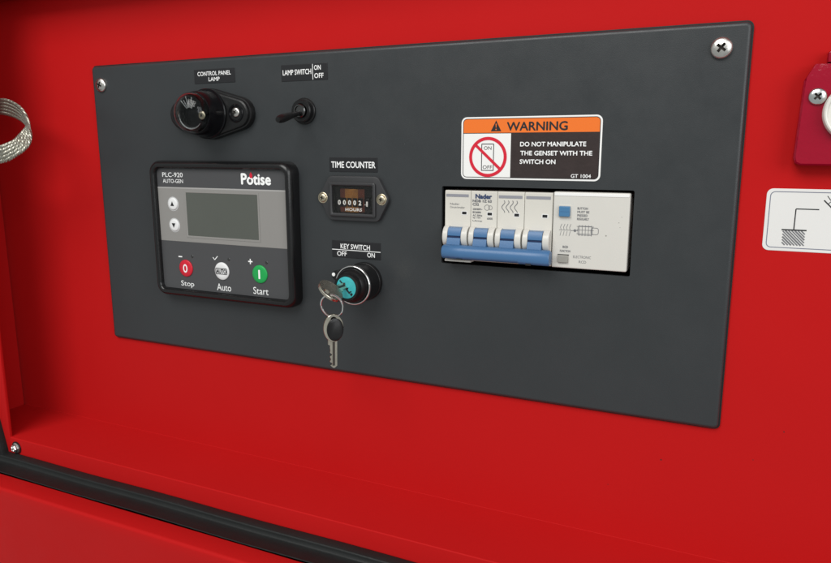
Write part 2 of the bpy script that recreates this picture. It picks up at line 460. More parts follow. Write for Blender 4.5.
text('KEY SWITCH', 219.6, 242.0, -128.3, -125.0, y, WHITEINK, k, .012)
text('OFF', 216.8, 224.2, -133.3, -130.2, y, WHITEINK, k, .012)
text('ON', 240.0, 245.6, -133.0, -129.9, y, WHITEINK, k, .012)
bm = bmesh.new(); box(bm, 212.9, 249.9, -.36, -.3, -129.35, -128.9); obj('divider_line', bm, WHITEINK, k, smooth=False)

# ------------------------------------------------------------------ control panel lamp
LX, LZ = 117.0, -38.2
t = thing('panel_lamp', 'black domed lamp with clear lens on a lozenge base at upper left of the panel', 'lamp', (LX, 0, LZ))
def hull3(ins):
    """lozenge: big middle circle and two end circles"""
    R, r, d = 17.6 - ins, 11.0 - ins, 25.5
    th = math.acos((R - r) / d)
    P = []
    for k in range(9): a = -th + 2 * th * k / 8; P.append((LX + d + r * math.cos(a), LZ + r * math.sin(a)))
    for k in range(7): a = th + (math.pi - 2 * th) * k / 6; P.append((LX + R * math.cos(a), LZ + R * math.sin(a)))
    for k in range(9): a = math.pi - th + 2 * th * k / 8; P.append((LX - d + r * math.cos(a), LZ + r * math.sin(a)))
    for k in range(7): a = math.pi + th + (math.pi - 2 * th) * k / 6; P.append((LX + R * math.cos(a), LZ + R * math.sin(a)))
    return P
bm = bmesh.new(); loft(bm, [hull3(0), hull3(0), hull3(.5), hull3(1.4), hull3(1.8), hull3(2.6), hull3(3.0)], [0, -3.4, -4.2, -4.4, -6.2, -6.8, -6.9])
base = obj('base', bm, BLACK, t)
for sx, mm in ((1, STEEL), (-1, BRASS)):
    cx = LX + sx * 25.3
    bm = bmesh.new(); lathe(bm, [(6.2, 6.6), (6.2, 7.4), (5.8, 7.8), (4.9, 7.8), (4.6, 7.4), (4.6, 6.7)], (cx, 0, LZ), n=32); obj('screw_collar', bm, GLOSSBLACK, t)
    screw((cx, -6.8, LZ + .6), 3.2, 1.6, mm, t, spin=30)
bm = bmesh.new(); lathe(bm, [(17.2, 6.6), (17.2, 8.2), (16.7, 8.8), (16.2, 8.8), (15.9, 9.4), (15.5, 14), (14.8, 18.5), (14.1, 20.6), (13.2, 20.8), (12.6, 20), (12.6, 16), (0, 16)], (LX, 0, LZ), n=64)
barrel = obj('barrel', bm, GLOSSBLACK, t)
# clear lens, solid glass dome
bm = bmesh.new()
prof = [(12.5, 17.2), (12.5, 20.4), (13.7, 20.9), (13.6, 23.0)]
for kk in range(1, 9):
    a = math.radians(90 * kk / 8); prof.append((13.6 * math.cos(a), 23.0 + 8.6 * math.sin(a)))
for kk in range(8, 0, -1):
    a = math.radians(90 * kk / 8); prof.append((12.9 * math.cos(a), 22.9 + 8.0 * math.sin(a)))
prof += [(12.8, 21.0), (11.6, 20.0), (11.6, 17.2), (12.5, 17.2)]
lathe(bm, prof, (LX, 0, LZ), n=64); lens = obj('lens', bm, GLASS, t, angle=25)
bm = bmesh.new()
fin_len = [9.4, 10.6, 8.2, 11.0, 8.8, 10.2]
for kk in range(6):                          # highlights painted as pale fins fanning at the top of the lens
    a = math.radians(56 + 14 * kk); ca, sa = math.cos(a), math.sin(a); px, pz = -sa * .15, ca * .15
    vs = []
    for rr_, yy in ((3.4, -24.0), (fin_len[kk], -25.2)):
        for s_ in (-1, 1): vs.append(bm.verts.new((LX + ca * rr_ + px * s_, yy, LZ + sa * rr_ + pz * s_)))
    ws = [bm.verts.new(v.co + V((0, -.7, 0))) for v in vs]
    for q in ((0, 1, 3, 2),): bm.faces.new([vs[i] for i in q]); bm.faces.new([ws[i] for i in q])
    for i, j in ((0, 1), (1, 3), (3, 2), (2, 0)): bm.faces.new((vs[i], vs[j], ws[j], ws[i]))
obj('highlight_fins', bm, HIGHLIGHT, lens, smooth=False)
bm = bmesh.new()
tube(bm, [(LX + 10.6 * math.cos(math.radians(a)), -23.4, LZ + 10.6 * math.sin(math.radians(a))) for a in range(185, 325, 7)], [0.1 + .45 * math.sin(math.pi * i / 20) for i in range(20)], 8)
obj('highlight_arc', bm, HIGHLIGHT, lens)  # lower crescent highlight drawn as a pale arc
screw((LX + 6.6, -19.5, LZ - 1.6), 3.0, 1.2, BRASS, t, name='terminal_screw', spin=40)

# ------------------------------------------------------------------ lamp toggle switch
TX, TZ = 194.0, -37.8
t = thing('toggle_switch', 'black toggle switch with its lever flicked down beneath the LAMP SWITCH label', 'switch', (TX, 0, TZ))
bm = bmesh.new(); lathe(bm, [(0, 0), (8.6, 0), (8.6, 1.2), (8.2, 1.6), (7.6, 1.7), (7.4, 4.6), (6.8, 5.2), (5.0, 5.2), (4.8, 4.4), (0, 4.4)], (TX, 0, TZ), n=48); obj('nut', bm, BLACK, t)
bm = bmesh.new(); lathe(bm, [(4.5, 4.4), (4.5, 6.6), (4.0, 7.2), (3.2, 7.2), (2.9, 6.4), (0, 6.4)], (TX, 0, TZ), n=32); obj('bushing', bm, mat('dark_chrome', (.12, .12, .12), .22, metal=1), t)
bm = bmesh.new(); ax = V((-0.02, -1, -0.22)).normalized()
lathe(bm, [(0, 5), (1.7, 5), (1.6, 9), (1.8, 13), (2.4, 19), (2.8, 25), (2.5, 28.5), (1.7, 30.5), (0, 31)], (TX, 0, TZ), axis=ax, n=24); obj('lever', bm, BLACK, t)

# ------------------------------------------------------------------ generator controller
t = thing('generator_controller', 'black framed generator controller with grey LCD and red white and green buttons', 'controller', (123, 0, -171))
bm = bmesh.new()
x0, x1, z0, z1 = 59.8, 187.6, -172.2, -70.8
spec = [(0, 0, 8), (0, -5.0, 8), (.4, -7.4, 8), (1.4, -9.3, 7.6), (2.8, -10.3, 6.8), (4.0, -10.3, 6.0), (4.9, -9.6, 5.2), (5.5, -8.4, 4.4), (5.8, -6.6, 3.6)]
L = [rr(x0 + i, x1 - i, z0 + i, z1 - i, r, 8) for i, yy, r in spec]; Y = [s_[1] for s_ in spec]
loft(bm, L, Y, True, True); obj('bezel', bm, GLOSSBEZEL, t, angle=60)
fy = -6.7
bm = bmesh.new(); poly(bm, rr(65.6, 180.8, -166.2, -76.6, 2.6), fy); poly(bm, rr(65.6, 180.8, -166.2, -76.6, 2.6), fy + .05); face = obj('face_membrane', bm, FACEDARK, t, smooth=False)
bm = bmesh.new(); rbox(bm, 65.7, 180.7, -130.2, -90.0, fy, fy - .12, r=.2, e=.06, n=2); obj('grey_band', bm, FACEGREY, t)
bm = bmesh.new(); box(bm, 65.7, 180.7, fy - .16, fy - .13, -91.0, -90.1); obj('band_line', bm, FACEEDGE, t, smooth=False)
# lcd, slightly sunk look made by a proud frame
bm = bmesh.new(); L = [rr(91.2, 158.4, -126.8, -92.4, .6, 2), rr(91.2, 158.4, -126.8, -92.4, .6, 2), rr(92.4, 157.2, -125.6, -93.6, .4, 2), rr(92.6, 157.0, -125.4, -93.8, .4, 2)]
loft(bm, L, [fy - .1, fy - .35, fy - .35, fy - .13], True, False); obj('screen_frame', bm, FACEGREY, t)
bm = bmesh.new(); poly(bm, rr(92.5, 157.1, -125.5, -93.7, .4, 2), fy - .14); obj('screen', bm, LCD, t, smooth=False)
def button(cx, cz, r, ma, h=.9, ring=None):
    bm = bmesh.new(); lathe(bm, [(0, 0), (r, 0), (r, h * .5), (r - .4, h * .9), (r * .6, h * 1.05), (0, h * 1.1)], (cx, fy - .1, cz), n=40)
    return obj('button', bm, ma, t, angle=60)
ty = fy - 1.25
for cx, cz, up in ((79.8, -102.4, 1), (79.9, -118.2, -1)):
    bm = bmesh.new(); ringf(bm, cx, cz, 4.4, 5.3, fy - .14, 40); obj('button_ring', bm, mat('pale_ring', (.5, .5, .5), .4) if up == 1 else bpy.data.materials['pale_ring'], t, smooth=False)
    b = button(cx, cz, 4.5, BTNWHITE)
    bm = bmesh.new(); poly(bm, [(cx - 1.7, cz - 1.5 * up), (cx + 1.7, cz - 1.5 * up), (cx, cz + 1.9 * up)], ty); obj('arrow_mark', bm, BLACKINK, b, smooth=False)
b = button(88.6, -150.2, 6.4, BTNRED)
bm = bmesh.new()
A = [(88.6 + 2.1 * math.cos(q), -150.2 + 3.2 * math.sin(q)) for q in [2 * math.pi * i / 32 for i in range(32)]]
Bq = [(88.6 + 1.1 * math.cos(q), -150.2 + 2.1 * math.sin(q)) for q in [2 * math.pi * i / 32 for i in range(32)]]
for i in range(32): poly(bm, [A[i], A[(i + 1) % 32], Bq[(i + 1) % 32], Bq[i]], ty)
obj('stop_mark', bm, WHITEINK, b, smooth=False)
b = button(122.7, -149.9, 6.5, BTNWHITE)
bm = bmesh.new(); rrring(bm, 117.4, 128.0, -152.2, -147.6, .8, .45, ty, 3); obj('mark_outline', bm, BLACKINK, b, smooth=False)
text('AUTO', 118.2, 127.2, -151.4, -148.4, ty, BLACKINK, b, .03)
b = button(156.7, -149.6, 6.5, BTNGREEN)
bm = bmesh.new(); poly(bm, rr(156.0, 157.5, -152.9, -146.4, .3, 2), ty); obj('start_mark', bm, WHITEINK, b, smooth=False)
sy = fy - .06
text('Stop', 82.6, 95.2, -165.0, -159.9, sy, WHITEINK, t, .0)
text('Auto', 116.9, 130.0, -164.6, -159.4, sy, WHITEINK, t, .0)
text('Start', 150.0, 163.2, -164.4, -159.3, sy, WHITEINK, t, .0)
text('PLC-920', 71.0, 90.6, -82.7, -79.4, sy, WHITEINK, t, .0)
text('AUTO-GEN', 71.2, 90.6, -87.0, -84.2, sy, WHITEINK, t, .0)
text('Potise', 144.0, 168.8, -86.6, -79.3, sy, WHITEINK, t, .035)
bm = bmesh.new(); poly(bm, [(152.4, -78.0), (153.7, -80.2), (153.5, -81.9), (152.4, -82.6), (151.3, -81.9), (151.1, -80.2)], sy - .06); obj('red_drop_mark', bm, REDINK, t, smooth=False)
bm = bmesh.new(); box(bm, 81.6, 85.2, sy - .02, sy, -142.2, -141.3); obj('minus_mark', bm, WHITEINK, t, smooth=False)
bm = bmesh.new(); lines(bm, [(114.6, -140.2), (116.2, -142.0), (119.0, -139.2)], .6, sy); obj('check_mark', bm, WHITEINK, t, smooth=False)
bm = bmesh.new(); line(bm, (146.6, -141.1), (150.4, -141.1), .9, sy); line(bm, (148.5, -139.2), (148.5, -143.0), .9, sy - .02); obj('plus_mark', bm, WHITEINK, t, smooth=False)
for cx in (95, 129.2, 162.6):
    bm = bmesh.new(); lathe(bm, [(0, .3), (.9, .25), (1.2, 0)], (cx, fy, -141.0), n=16); obj('indicator', bm, LEDDARK, t)

# ------------------------------------------------------------------ hour counter
CX, CZ = 231.4, -94.4
t = thing('hour_counter', 'small black hour meter with number wheels in an amber window under TIME COUNTER', 'hour meter', (CX, 0, CZ))
def hexa(i):
    c = []
    for px, pz in ((-18.4 + i * .5, 14.6 - i), (-26.6 + i * 1.1, 0), (-18.4 + i * .5, -14.6 + i), (18.4 - i * .5, -14.6 + i), (26.6 - i * 1.1, 0), (18.4 - i * .5, 14.6 - i)):
        c.append(V((CX + px, CZ + pz)))
    P = []
    for k in range(6):                         # clip the corners into small radii
        p0, p, p1 = c[k - 1], c[k], c[(k + 1) % 6]; d = 2.6
        a = p + (p0 - p).normalized() * d; b = p + (p1 - p).normalized() * d
        for s_ in (0, .25, .5, .75, 1): P.append(tuple(a * (1 - s_) ** 2 + p * 2 * s_ * (1 - s_) + b * s_ ** 2))
    return P
bm = bmesh.new(); loft(bm, [hexa(0), hexa(0), hexa(.25), hexa(.8)], [0, -2.4, -2.9, -3.1])
bez = obj('bezel', bm, COUNTERBLACK, t)
bm = bmesh.new(); loft(bm, [rr(216.2, 246.2, -104.0, -86.0, .6)] * 2, [-6, -.8]); boolean(bez, [obj('cut', bm, BLACK, None, smooth=False)])
bm = bmesh.new()
L = [rr(214.0, 248.4, -106.2, -84.0, 1.2), rr(214.0, 248.4, -106.2, -84.0, 1.2), rr(214.5, 247.9, -105.7, -84.5, 1), rr(215.4, 247.0, -104.8, -85.4, .7), rr(216.0, 246.4, -104.2, -86.0, .6), rr(216.2, 246.2, -104.0, -86.2, .5)]
loft(bm, L, [-3.0, -4.4, -4.8, -4.8, -4.3, -.9], False, False); obj('window_frame', bm, COUNTERBLACK, t)
bm = bmesh.new(); poly(bm, rr(216.3, 246.1, -103.9, -86.3, .5), -.95); obj('window_backing', bm, GLOSSBLACK, t, smooth=False)
# curved plate behind the wheels, amber glow and darker red sides painted on
AMBERDARK = mat('dark_amber', (0.085, 0.018, 0.008), 0.25, var=0.6, vscale=220)
for mm, segs in ((AMBERDARK, ((220.6, -1.0), (222.4, -1.15), (224.6, -1.5))), (AMBER, ((224.6, -1.5), (226.5, -1.75), (229.5, -1.85), (232.5, -1.75), (234.4, -1.5))), (AMBERDARK, ((234.4, -1.5), (236.6, -1.15), (239.0, -1.0)))):
    bm = bmesh.new(); lo = [bm.verts.new((x, yy, -103.4)) for x, yy in segs]; hi = [bm.verts.new((x, yy, -88.2)) for x, yy in segs]
    for q in range(len(segs) - 1): bm.faces.new((lo[q], lo[q + 1], hi[q + 1], hi[q]))
    obj('painted_amber_glow', bm, mm, t)
dig = '000021'
for i, ch in enumerate(dig):
    cx = 220.4 + i * 3.9 + (1.4 if i == 5 else 0)
    bm = bmesh.new(); rbox(bm, cx - 1.7, cx + 1.7, -99.9, -94.1, -1.0, -2.0, r=.3, e=.3, n=2); wh = obj('number_wheel', bm, GLOSSBLACK, t)
    hw = .4 if ch == '1' else .95; text(ch, cx - hw, cx + hw, -98.6 - (.6 if i == 5 else 0), -95.7 - (.6 if i == 5 else 0), -2.05, WHITEINK, wh, .05, name='digit')
bm = bmesh.new(); poly(bm, circ(239.9, -98.2, .35, 10), -2.06); obj('decimal_point', bm, WHITEINK, t, smooth=False)
text('HOURS', 225.0, 237.4, -102.6, -100.7, -2.0, WHITEINK, t, .04)
bm = bmesh.new(); box(bm, 216.3, 246.1, -3.0, -2.7, -103.9, -86.3); obj('window_glass', bm, WINDOWGLASS, t, smooth=False)
for cx in (208.3, 253.3 - .8):
    screw((cx, -3.0, CZ), 2.9, 1.5, BRASS, t, spin=15)
    bm = bmesh.new(); lathe(bm, [(2.9, 3.0), (3.6, 3.05), (3.7, 3.3), (3.4, 3.5), (2.9, 3.4)], (cx, 0, CZ), n=28); obj('screw_washer', bm, BRASS, t)

# ------------------------------------------------------------------ key switch
KX, KZ = 238.0, -149.2
t = thing('key_switch', 'round black key switch with chrome ring and teal face under the KEY SWITCH label', 'key switch', (KX, 0, KZ))
bm = bmesh.new(); lathe(bm, [(0, 0), (12.9, 0), (12.9, 2.5), (12.6, 3.0), (12.4, 3.1), (12.4, 15.5), (12.0, 16.6), (0, 16.6)], (KX, 0, KZ), n=64); obj('housing', bm, BLACK, t)
bm = bmesh.new(); lathe(bm, [(11.8, 15.2), (12.9, 15.4), (13.1, 16.2), (12.9, 17.1), (12.4, 17.5), (11.9, 17.3), (11.7, 16.4)], (KX, 0, KZ), n=64); obj('chrome_ring', bm, CHROME, t, angle=80)
bm = bmesh.new(); lathe(bm, [(11.4, 16.5), (11.2, 18.8), (10.4, 20.6), (9.4, 21.8), (9.2, 24.4), (8.6, 25.2), (7.4, 25.3), (7.2, 24.6), (0, 24.6)], (KX, 0, KZ), n=64); rot = obj('rotor', bm, BLACK, t)
bm = bmesh.new(); lathe(bm, [(0, 24.6), (7.1, 24.6), (7.1, 25.0), (6.8, 25.1), (0, 25.1)], (KX, 0, KZ), n=48); obj('teal_disc', bm, TEAL, t)
bm = bmesh.new()                              # worn black marks printed on the disc
yk = -25.2
lines(bm, [(KX - 4.6, KZ + 4.4), (KX - 2.4, KZ + 2.2)], 1.0, yk)
poly(bm, [(KX - 3.0, KZ + 3.0), (KX - .6, KZ + 3.2), (KX - .4, KZ + 1.9), (KX - 2.2, KZ + 1.0)], yk)
lines(bm, [(KX - 2.2, KZ + 1.8), (KX + 2.6, KZ - 3.6)], 1.1, yk - .02)
poly(bm, [(KX + .0, KZ - .2), (KX + 1.9, KZ + .2), (KX + 1.3, KZ - 1.3), (KX + .4, KZ - 1.5)], yk - .01)
lines(bm, [(KX + 2.0, KZ - 3.0), (KX + 4.0, KZ - 2.2)], .8, yk - .03)
lines(bm, [(KX + 2.8, KZ - 4.0), (KX + 4.6, KZ - 3.6), (KX + 3.6, KZ - 5.2)], .9, yk - .04)
obj('slot_marks', bm, BLACKINK, t, smooth=False)
bm = bmesh.new(); lathe(bm, [(0, 0), (1.25, 0), (1.2, .25), (0, .35)], (224.0, -17.1, -143.0), n=16); obj('white_dot', bm, WHITEINK, t)
bm = bmesh.new(); lathe(bm, [(0, 0), (3.0, 0), (3.0, 6.6), (2.6, 7.1), (0, 7.1)], (225.2, -10.0, -143.6), n=24); obj('dot_boss', bm, BLACK, t)

# ------------------------------------------------------------------ keys and split ring
def key(parent_label, cat, name, bowc, u, v, nrm, bow_r, blade_len, blade_dir, plastic, group, squash=1.0):
    """flat key: bow disc centred at bowc in the plane (u,v), blade leaves along blade_dir"""
    t = thing(name, parent_label, cat, bowc, group)
    bowc, u, v, nrm, bd = V(bowc), V(u).normalized(), V(v).normalized(), V(nrm).normalized(), V(blade_dir).normalized()
    def disc(bm, r, th, hole=None, rim=.25, sq=1.0):
        n = 40; rings = []
        for rad, dd in ((hole or 0.001, -th / 2), (r - rim, -th / 2), (r, -th / 2 + rim), (r, th / 2 - rim), (r - rim, th / 2), (hole or 0.001, th / 2)):
            ring = []
            for k in range(n):
                a = 2 * math.pi * k / n
                if rad == (hole or 0.001): c = bowc - bd * (bow_r * .62) * (1 if hole else 0) + (u * math.cos(a) + v * math.sin(a)) * rad
                else: c = bowc + (u * math.cos(a) * sq + v * math.sin(a)) * rad
                ring.append(bm.verts.new(c + nrm * dd))
            rings.append(ring)
        for A, B in zip(rings, rings[1:] + [rings[0]]):
            for k in range(n): bm.faces.new((A[k], A[(k + 1) % n], B[(k + 1) % n], B[k]))
    bm = bmesh.new(); disc(bm, bow_r, 1.9 if not plastic else 2.6, hole=1.9, sq=squash); obj('bow', bm, NICKEL, t, angle=40)
    if plastic:
        for sgn in (-1, 1):
            bm = bmesh.new()
            n = 36
            lo = []
            for rad, dd in ((bow_r - 1.5, 1.2), (bow_r - 1.5, 1.7), (bow_r - 2.1, 2.1)):
                lo.append([bm.verts.new(bowc + (u * math.cos(2 * math.pi * k / n) * squash + v * math.sin(2 * math.pi * k / n)) * rad + hu * .9 + bd * .9 + nrm * dd * sgn) for k in range(n)])
            for A, B in zip(lo, lo[1:]):
                for k in range(n): bm.faces.new((A[k], A[(k + 1) % n], B[(k + 1) % n], B[k]))
            bm.faces.new(lo[0]); bm.faces.new(lo[-1]); obj('black_grip', bm, BLACK, t)
    # blade with shoulder, milled groove and a cut edge
    side = -nrm.cross(bd).normalized()
    def slab(pts, t0, t1):
        bm = bmesh.new(); A = [bm.verts.new(bowc + bd * a + side * b + nrm * t0) for a, b in pts]; B = [bm.verts.new(bowc + bd * a + side * b + nrm * t1) for a, b in pts]
        bm.faces.new(A); bm.faces.new(B)
        for k in range(len(A)): bm.faces.new((A[k], A[(k + 1) % len(A)], B[(k + 1) % len(A)], B[k]))
        return bm
    s0 = bow_r * .85; W = 2.2
    cutp = [(s0, W + 1.2), (s0 + 3, W + 1.2), (s0 + 3.6, W)]
    x = s0 + 5.5; alt = [0.2, 1.1, .5, 1.3, .3, .9, .1]
    for i in range(7):
        if x > s0 + blade_len - 3: break
        cutp += [(x, W), (x + .8, W - alt[i]), (x + 1.6, W - alt[i]), (x + 2.2, W)]; x += 3.0
    cutp += [(s0 + blade_len - 1.6, W - .4), (s0 + blade_len, .3), (s0 + blade_len, -.6), (s0 + blade_len - 1.4, -W), (s0, -W)]
    obj('blade', slab(cutp, -.75, .75), NICKEL, t, smooth=False)
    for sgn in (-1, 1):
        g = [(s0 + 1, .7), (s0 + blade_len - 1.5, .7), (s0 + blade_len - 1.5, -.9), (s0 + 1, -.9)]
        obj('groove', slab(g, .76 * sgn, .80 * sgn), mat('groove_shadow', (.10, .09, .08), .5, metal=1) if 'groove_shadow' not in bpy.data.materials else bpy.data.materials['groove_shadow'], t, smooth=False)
    return t
sl = V((-.75, 0, .66)).normalized()           # direction of the key slot in the lock face
# key in the lock: bow plane holds the lock axis and the slot direction
b1 = (KX - 1.0, -42.0, KZ + 1.0)
key('nickel key with round bare metal bow inserted in the teal lock', 'key', 'key', b1, sl, (0, -1, 0), sl.cross(V((0, -1, 0))), 8.6, 10.5, (0, 1, 0), False, 'keys on the split ring')
# hanging key
hb = V((239.6, -44.0, -170.8)); hn = V((0.66, -0.74, 0.12)).normalized()
hd = V((-.04, 0.03, -1)).normalized(); hn = (hn - hd * hn.dot(hd)).normalized(); hu = hn.cross(hd)
key('second key with black covered bow hanging blade down from the split ring', 'key', 'key', hb, hu, -hd, hn, 8.9, 18.5, hd, True, 'keys on the split ring', squash=.70)
bm = bmesh.new()                              # split ring, two turns
rc = V((239.4, -44.6, -156.9)); ru = V((1, 0.10, 0)).normalized(); rv = V((0.05, -0.22, 1)).normalized(); rn = ru.cross(rv)
N = 120
tube(bm, [rc + (ru * math.cos(4 * math.pi * k / N) + rv * math.sin(4 * math.pi * k / N)) * 7.4 + rn * (.75 * (k / N - .5)) for k in range(N + 1)], .52, 8)
tag(obj('split_ring', bm, CHROME, None, origin=rc), 'thin steel split ring joining the inserted key and the hanging key', 'key ring')

# ------------------------------------------------------------------ warning sticker
bm = bmesh.new(); rbox(bm, 305.8, 389.2, -80.4, -43.9, 0, -.22, r=3.4, e=.08, n=6)
t = tag(obj('warning_sticker', bm, WHITEFILM, None), 'orange black and white WARNING sticker above the circuit breakers', 'sticker')
y = -.28
IX0, IX1, IZT, IZB = 307.3, 387.8, -45.2, -79.0
bm = bmesh.new(); rrring(bm, 306.9, 388.2, -79.4, -44.8, 2.5, .4, y, 5); obj('border_line', bm, BLACKINK, t, smooth=False)
P = [(IX0, -53.2)] + [(IX1, -53.2)] + [(IX1 - 2.2 + 2.2 * math.cos(math.radians(a)), IZT - 2.2 + 2.2 * math.sin(math.radians(a))) for a in range(0, 91, 15)] + [(IX0 + 2.2 + 2.2 * math.cos(math.radians(a)), IZT - 2.2 + 2.2 * math.sin(math.radians(a))) for a in range(90, 181, 15)]
bm = bmesh.new(); poly(bm, P, y - .02); obj('orange_band', bm, ORANGE, t, smooth=False)
P = [(336.9, -53.4), (336.9, IZB)] + [(IX1 - 2.2 + 2.2 * math.cos(math.radians(a)), IZB + 2.2 + 2.2 * math.sin(math.radians(a))) for a in range(270, 361, 15)] + [(IX1, -53.4)]
bm = bmesh.new(); poly(bm, P, y - .02); obj('dark_field', bm, BROWNFILM, t, smooth=False)
bm = bmesh.new(); line(bm, (IX0, -53.3), (IX1, -53.3), .35, y - .04); obj('band_rule', bm, BLACKINK, t, smooth=False)
text('WARNING', 334.4, 369.8, -52.0, -47.2, y - .05, BLACKINK, t, .03)
bm = bmesh.new(); poly(bm, [(324.4, -52.3), (330.9, -52.3), (327.65, -46.0)], y - .05); tri = obj('warning_triangle', bm, BLACKINK, t, smooth=False)
bm = bmesh.new(); poly(bm, [(327.3, -47.9), (328.0, -47.9), (327.8, -50.2), (327.5, -50.2)], y - .08); poly(bm, circ(327.65, -51.2, .4, 10), y - .08); obj('exclamation_mark', bm, ORANGE, tri, smooth=False)
bm = bmesh.new(); rrring(bm, 318.7, 326.6, -75.3, -59.4, .3, .45, y - .05, 3); obj('switch_outline', bm, BLACKINK, t, smooth=False)
text('ON', 320.3, 325.0, -63.0, -60.9, y - .05, BLACKINK, t, .0)
text('OFF', 319.7, 325.6, -74.2, -72.1, y - .05, BLACKINK, t, .0)
bm = bmesh.new(); ringf(bm, 322.8, -67.2, 9.9, 11.8, y - .07); line(bm, (315.2, -60.3), (330.4, -74.1), 1.7, y - .09); obj('prohibition_ring', bm, REDINK, t, smooth=False)
text('DO NOT MANIPULATE', 342.6, 380.6, -61.0, -58.5, y - .05, WHITEINK, t, .02)
text('THE GENSET WITH THE', 342.8, 384.2, -66.1, -63.6, y - .05, WHITEINK, t, .02)
text('SWITCH ON', 342.6, 363.6, -71.0, -68.5, y - .05, WHITEINK, t, .02)
text('GT 1004', 372.8, 384.0, -78.6, -76.6, y - .05, WHITEINK, t, .01)

# ------------------------------------------------------------------ circuit breaker, four poles
t = thing('circuit_breaker', 'cream four pole circuit breaker with blue linked toggles in the panel window', 'circuit breaker', (329.5, 0, -130))
PX = [295.6, 312.6, 329.5, 346.3, 363.2]
ZT, ZB = -87.4, -130.4
for i in range(4):
    a, b = PX[i] + .12, PX[i + 1] - .12
    # side profile of one pole: flat label face, nose with the toggle well, lower shelf
    bm = bmesh.new()
    P = [(20, ZT), (-.2, ZT), (-.9, ZT - .8), (-1.0, ZT - 22.5), (-1.4, ZT - 23.2), (-1.4, -126.5), (-.8, -127.6), (-.8, ZB + .5), (0, ZB), (20, ZB)]
    cols = [[bm.verts.new((x, yy - (0 if x in (a, b) else 0.0), z)) for yy, z in P] for x in (a, a + .35, b - .35, b)]
    for c_ in (0, 3):
        for j, v in enumerate(cols[c_]):
            if 1 <= j <= 7: v.co.y += .35
    for A, B in zip(cols, cols[1:]):
        for j in range(len(P) - 1): bm.faces.new((A[j], A[j + 1], B[j + 1], B[j]))
    bm.faces.new(cols[0]); bm.faces.new(cols[-1])
    pole = obj('pole_housing', bm, CREAM, t)
    # the two curved cheeks beside the toggle
    for c0, c1 in ((a + .5, a + 3.7), (b - 4.1, b - .3)):
        bm = bmesh.new(); P = []
        for k in range(13):
            an = math.radians(180 * k / 12); P.append((-1.2 - 5.6 * math.sin(an), -115.6 + 6.6 * math.cos(an)))
        cols = [[bm.verts.new((x, yy * 1.0 + (.35 if x in (c0, c1) else 0), z)) for yy, z in P] for x in (c0, c0 + .4, c1 - .4, c1)]
        for A, B in zip(cols, cols[1:]):
            for j in range(len(P) - 1): bm.faces.new((A[j], A[j + 1], B[j + 1], B[j]))
        bm.faces.new(cols[0]); bm.faces.new(cols[-1]); obj('cheek', bm, CREAM2, pole)
    # blue toggle rocker
    ca, cb = a + 3.9, b - 4.3
    bm = bmesh.new(); P = [(-1.2, -109.6), (-4.6, -110.0), (-5.6, -111.6), (-6.0, -114.6), (-5.5, -115.1), (-5.5, -115.6), (-6.4, -116.0), (-7.6, -119.5), (-8.2, -122), (-2, -123)]
    cols = [[bm.verts.new((x, yy, z)) for yy, z in P] for x in (ca, cb)]
    for j in range(len(P) - 1): bm.faces.new((cols[0][j], cols[0][j + 1], cols[1][j + 1], cols[1][j]))
    bm.faces.new(cols[0]); bm.faces.new(cols[1]); tg = obj('toggle', bm, BLUE, pole, angle=25)
    bm = bmesh.new(); box(bm, ca + .05, cb - .05, -6.3, -5.0, -115.75, -115.05); obj('toggle_groove', bm, mat('navy_gap', (.01, .02, .07), .6) if i == 0 else bpy.data.materials['navy_gap'], pole, smooth=False)
    # contact indicator flag in its little window
    fx = [308.6, 325.0, 341.8, 358.8][i]
    bm = bmesh.new(); rrring(bm, fx - 1.9, fx + 1.9, -102.3, -99.7, .2, .45, -1.05, 2); obj('flag_frame', bm, WHITEFILM, pole, smooth=False)
    bm = bmesh.new(); box(bm, fx - 1.45, fx + 1.45, -1.12, -.9, -101.85, -100.15); obj('contact_flag', bm, BLACKINK, pole, smooth=False)
    if i != 1:
        bm = bmesh.new(); box(bm, a + .9, b - 1.2, -1.06, -.95, -91.3, -89.6); obj('label_strip', bm, STRIP, pole, smooth=False)
y = -1.08
text('Nader', 315.9, 326.0, -91.9, -89.3, y, mat('navy_ink', (.03, .05, .12), .5), t, .06)
text('NDB 1Z 63', 314.0, 326.0, -94.1, -92.6, y, GREYINK, t, .05)
text('C32', 314.0, 317.9, -96.2, -94.7, y, GREYINK, t, .05)
for i, s_ in enumerate(('230/400V~', 'IEC60898', 'AC 50Hz', 'tip 10A', 'Uimp')):
    text(s_, 314.1, 320.2 - (i % 2) * .9, -98.9 - i * 1.9 + (.4 if i > 2 else 0), -97.8 - i * 1.9 + (.4 if i > 2 else 0), y, GREYINK, t, .03)
bm = bmesh.new(); ringf(bm, 323.2, -97.2, 1.5, 1.75, y, 20); ringf(bm, 325.3, -97.2, 1.1, 1.3, y, 16); obj('approval_mark', bm, GREYINK, t, smooth=False)
text('6000', 323.4, 326.8, -104.4, -103.2, y, GREYINK, t, .03)
text('Nader', 299.2, 305.4, -96.2, -95.0, y, GREYINK, t, .0)
text('Circuit-breaker', 299.2, 308.9, -98.2, -97.0, y, GREYINK, t, .0)
bm = bmesh.new()                              # four wavy contact symbols
for cx in (333.4, 336.0, 338.6, 341.2):
    pts = [(cx + .9 * math.sin(q * .95 + .5), -92.6 - q * .9) for q in [j * .5 for j in range(17)]]
    lines(bm, pts, .38, y)
obj('contact_symbols', bm, GREYINK, t, smooth=False)
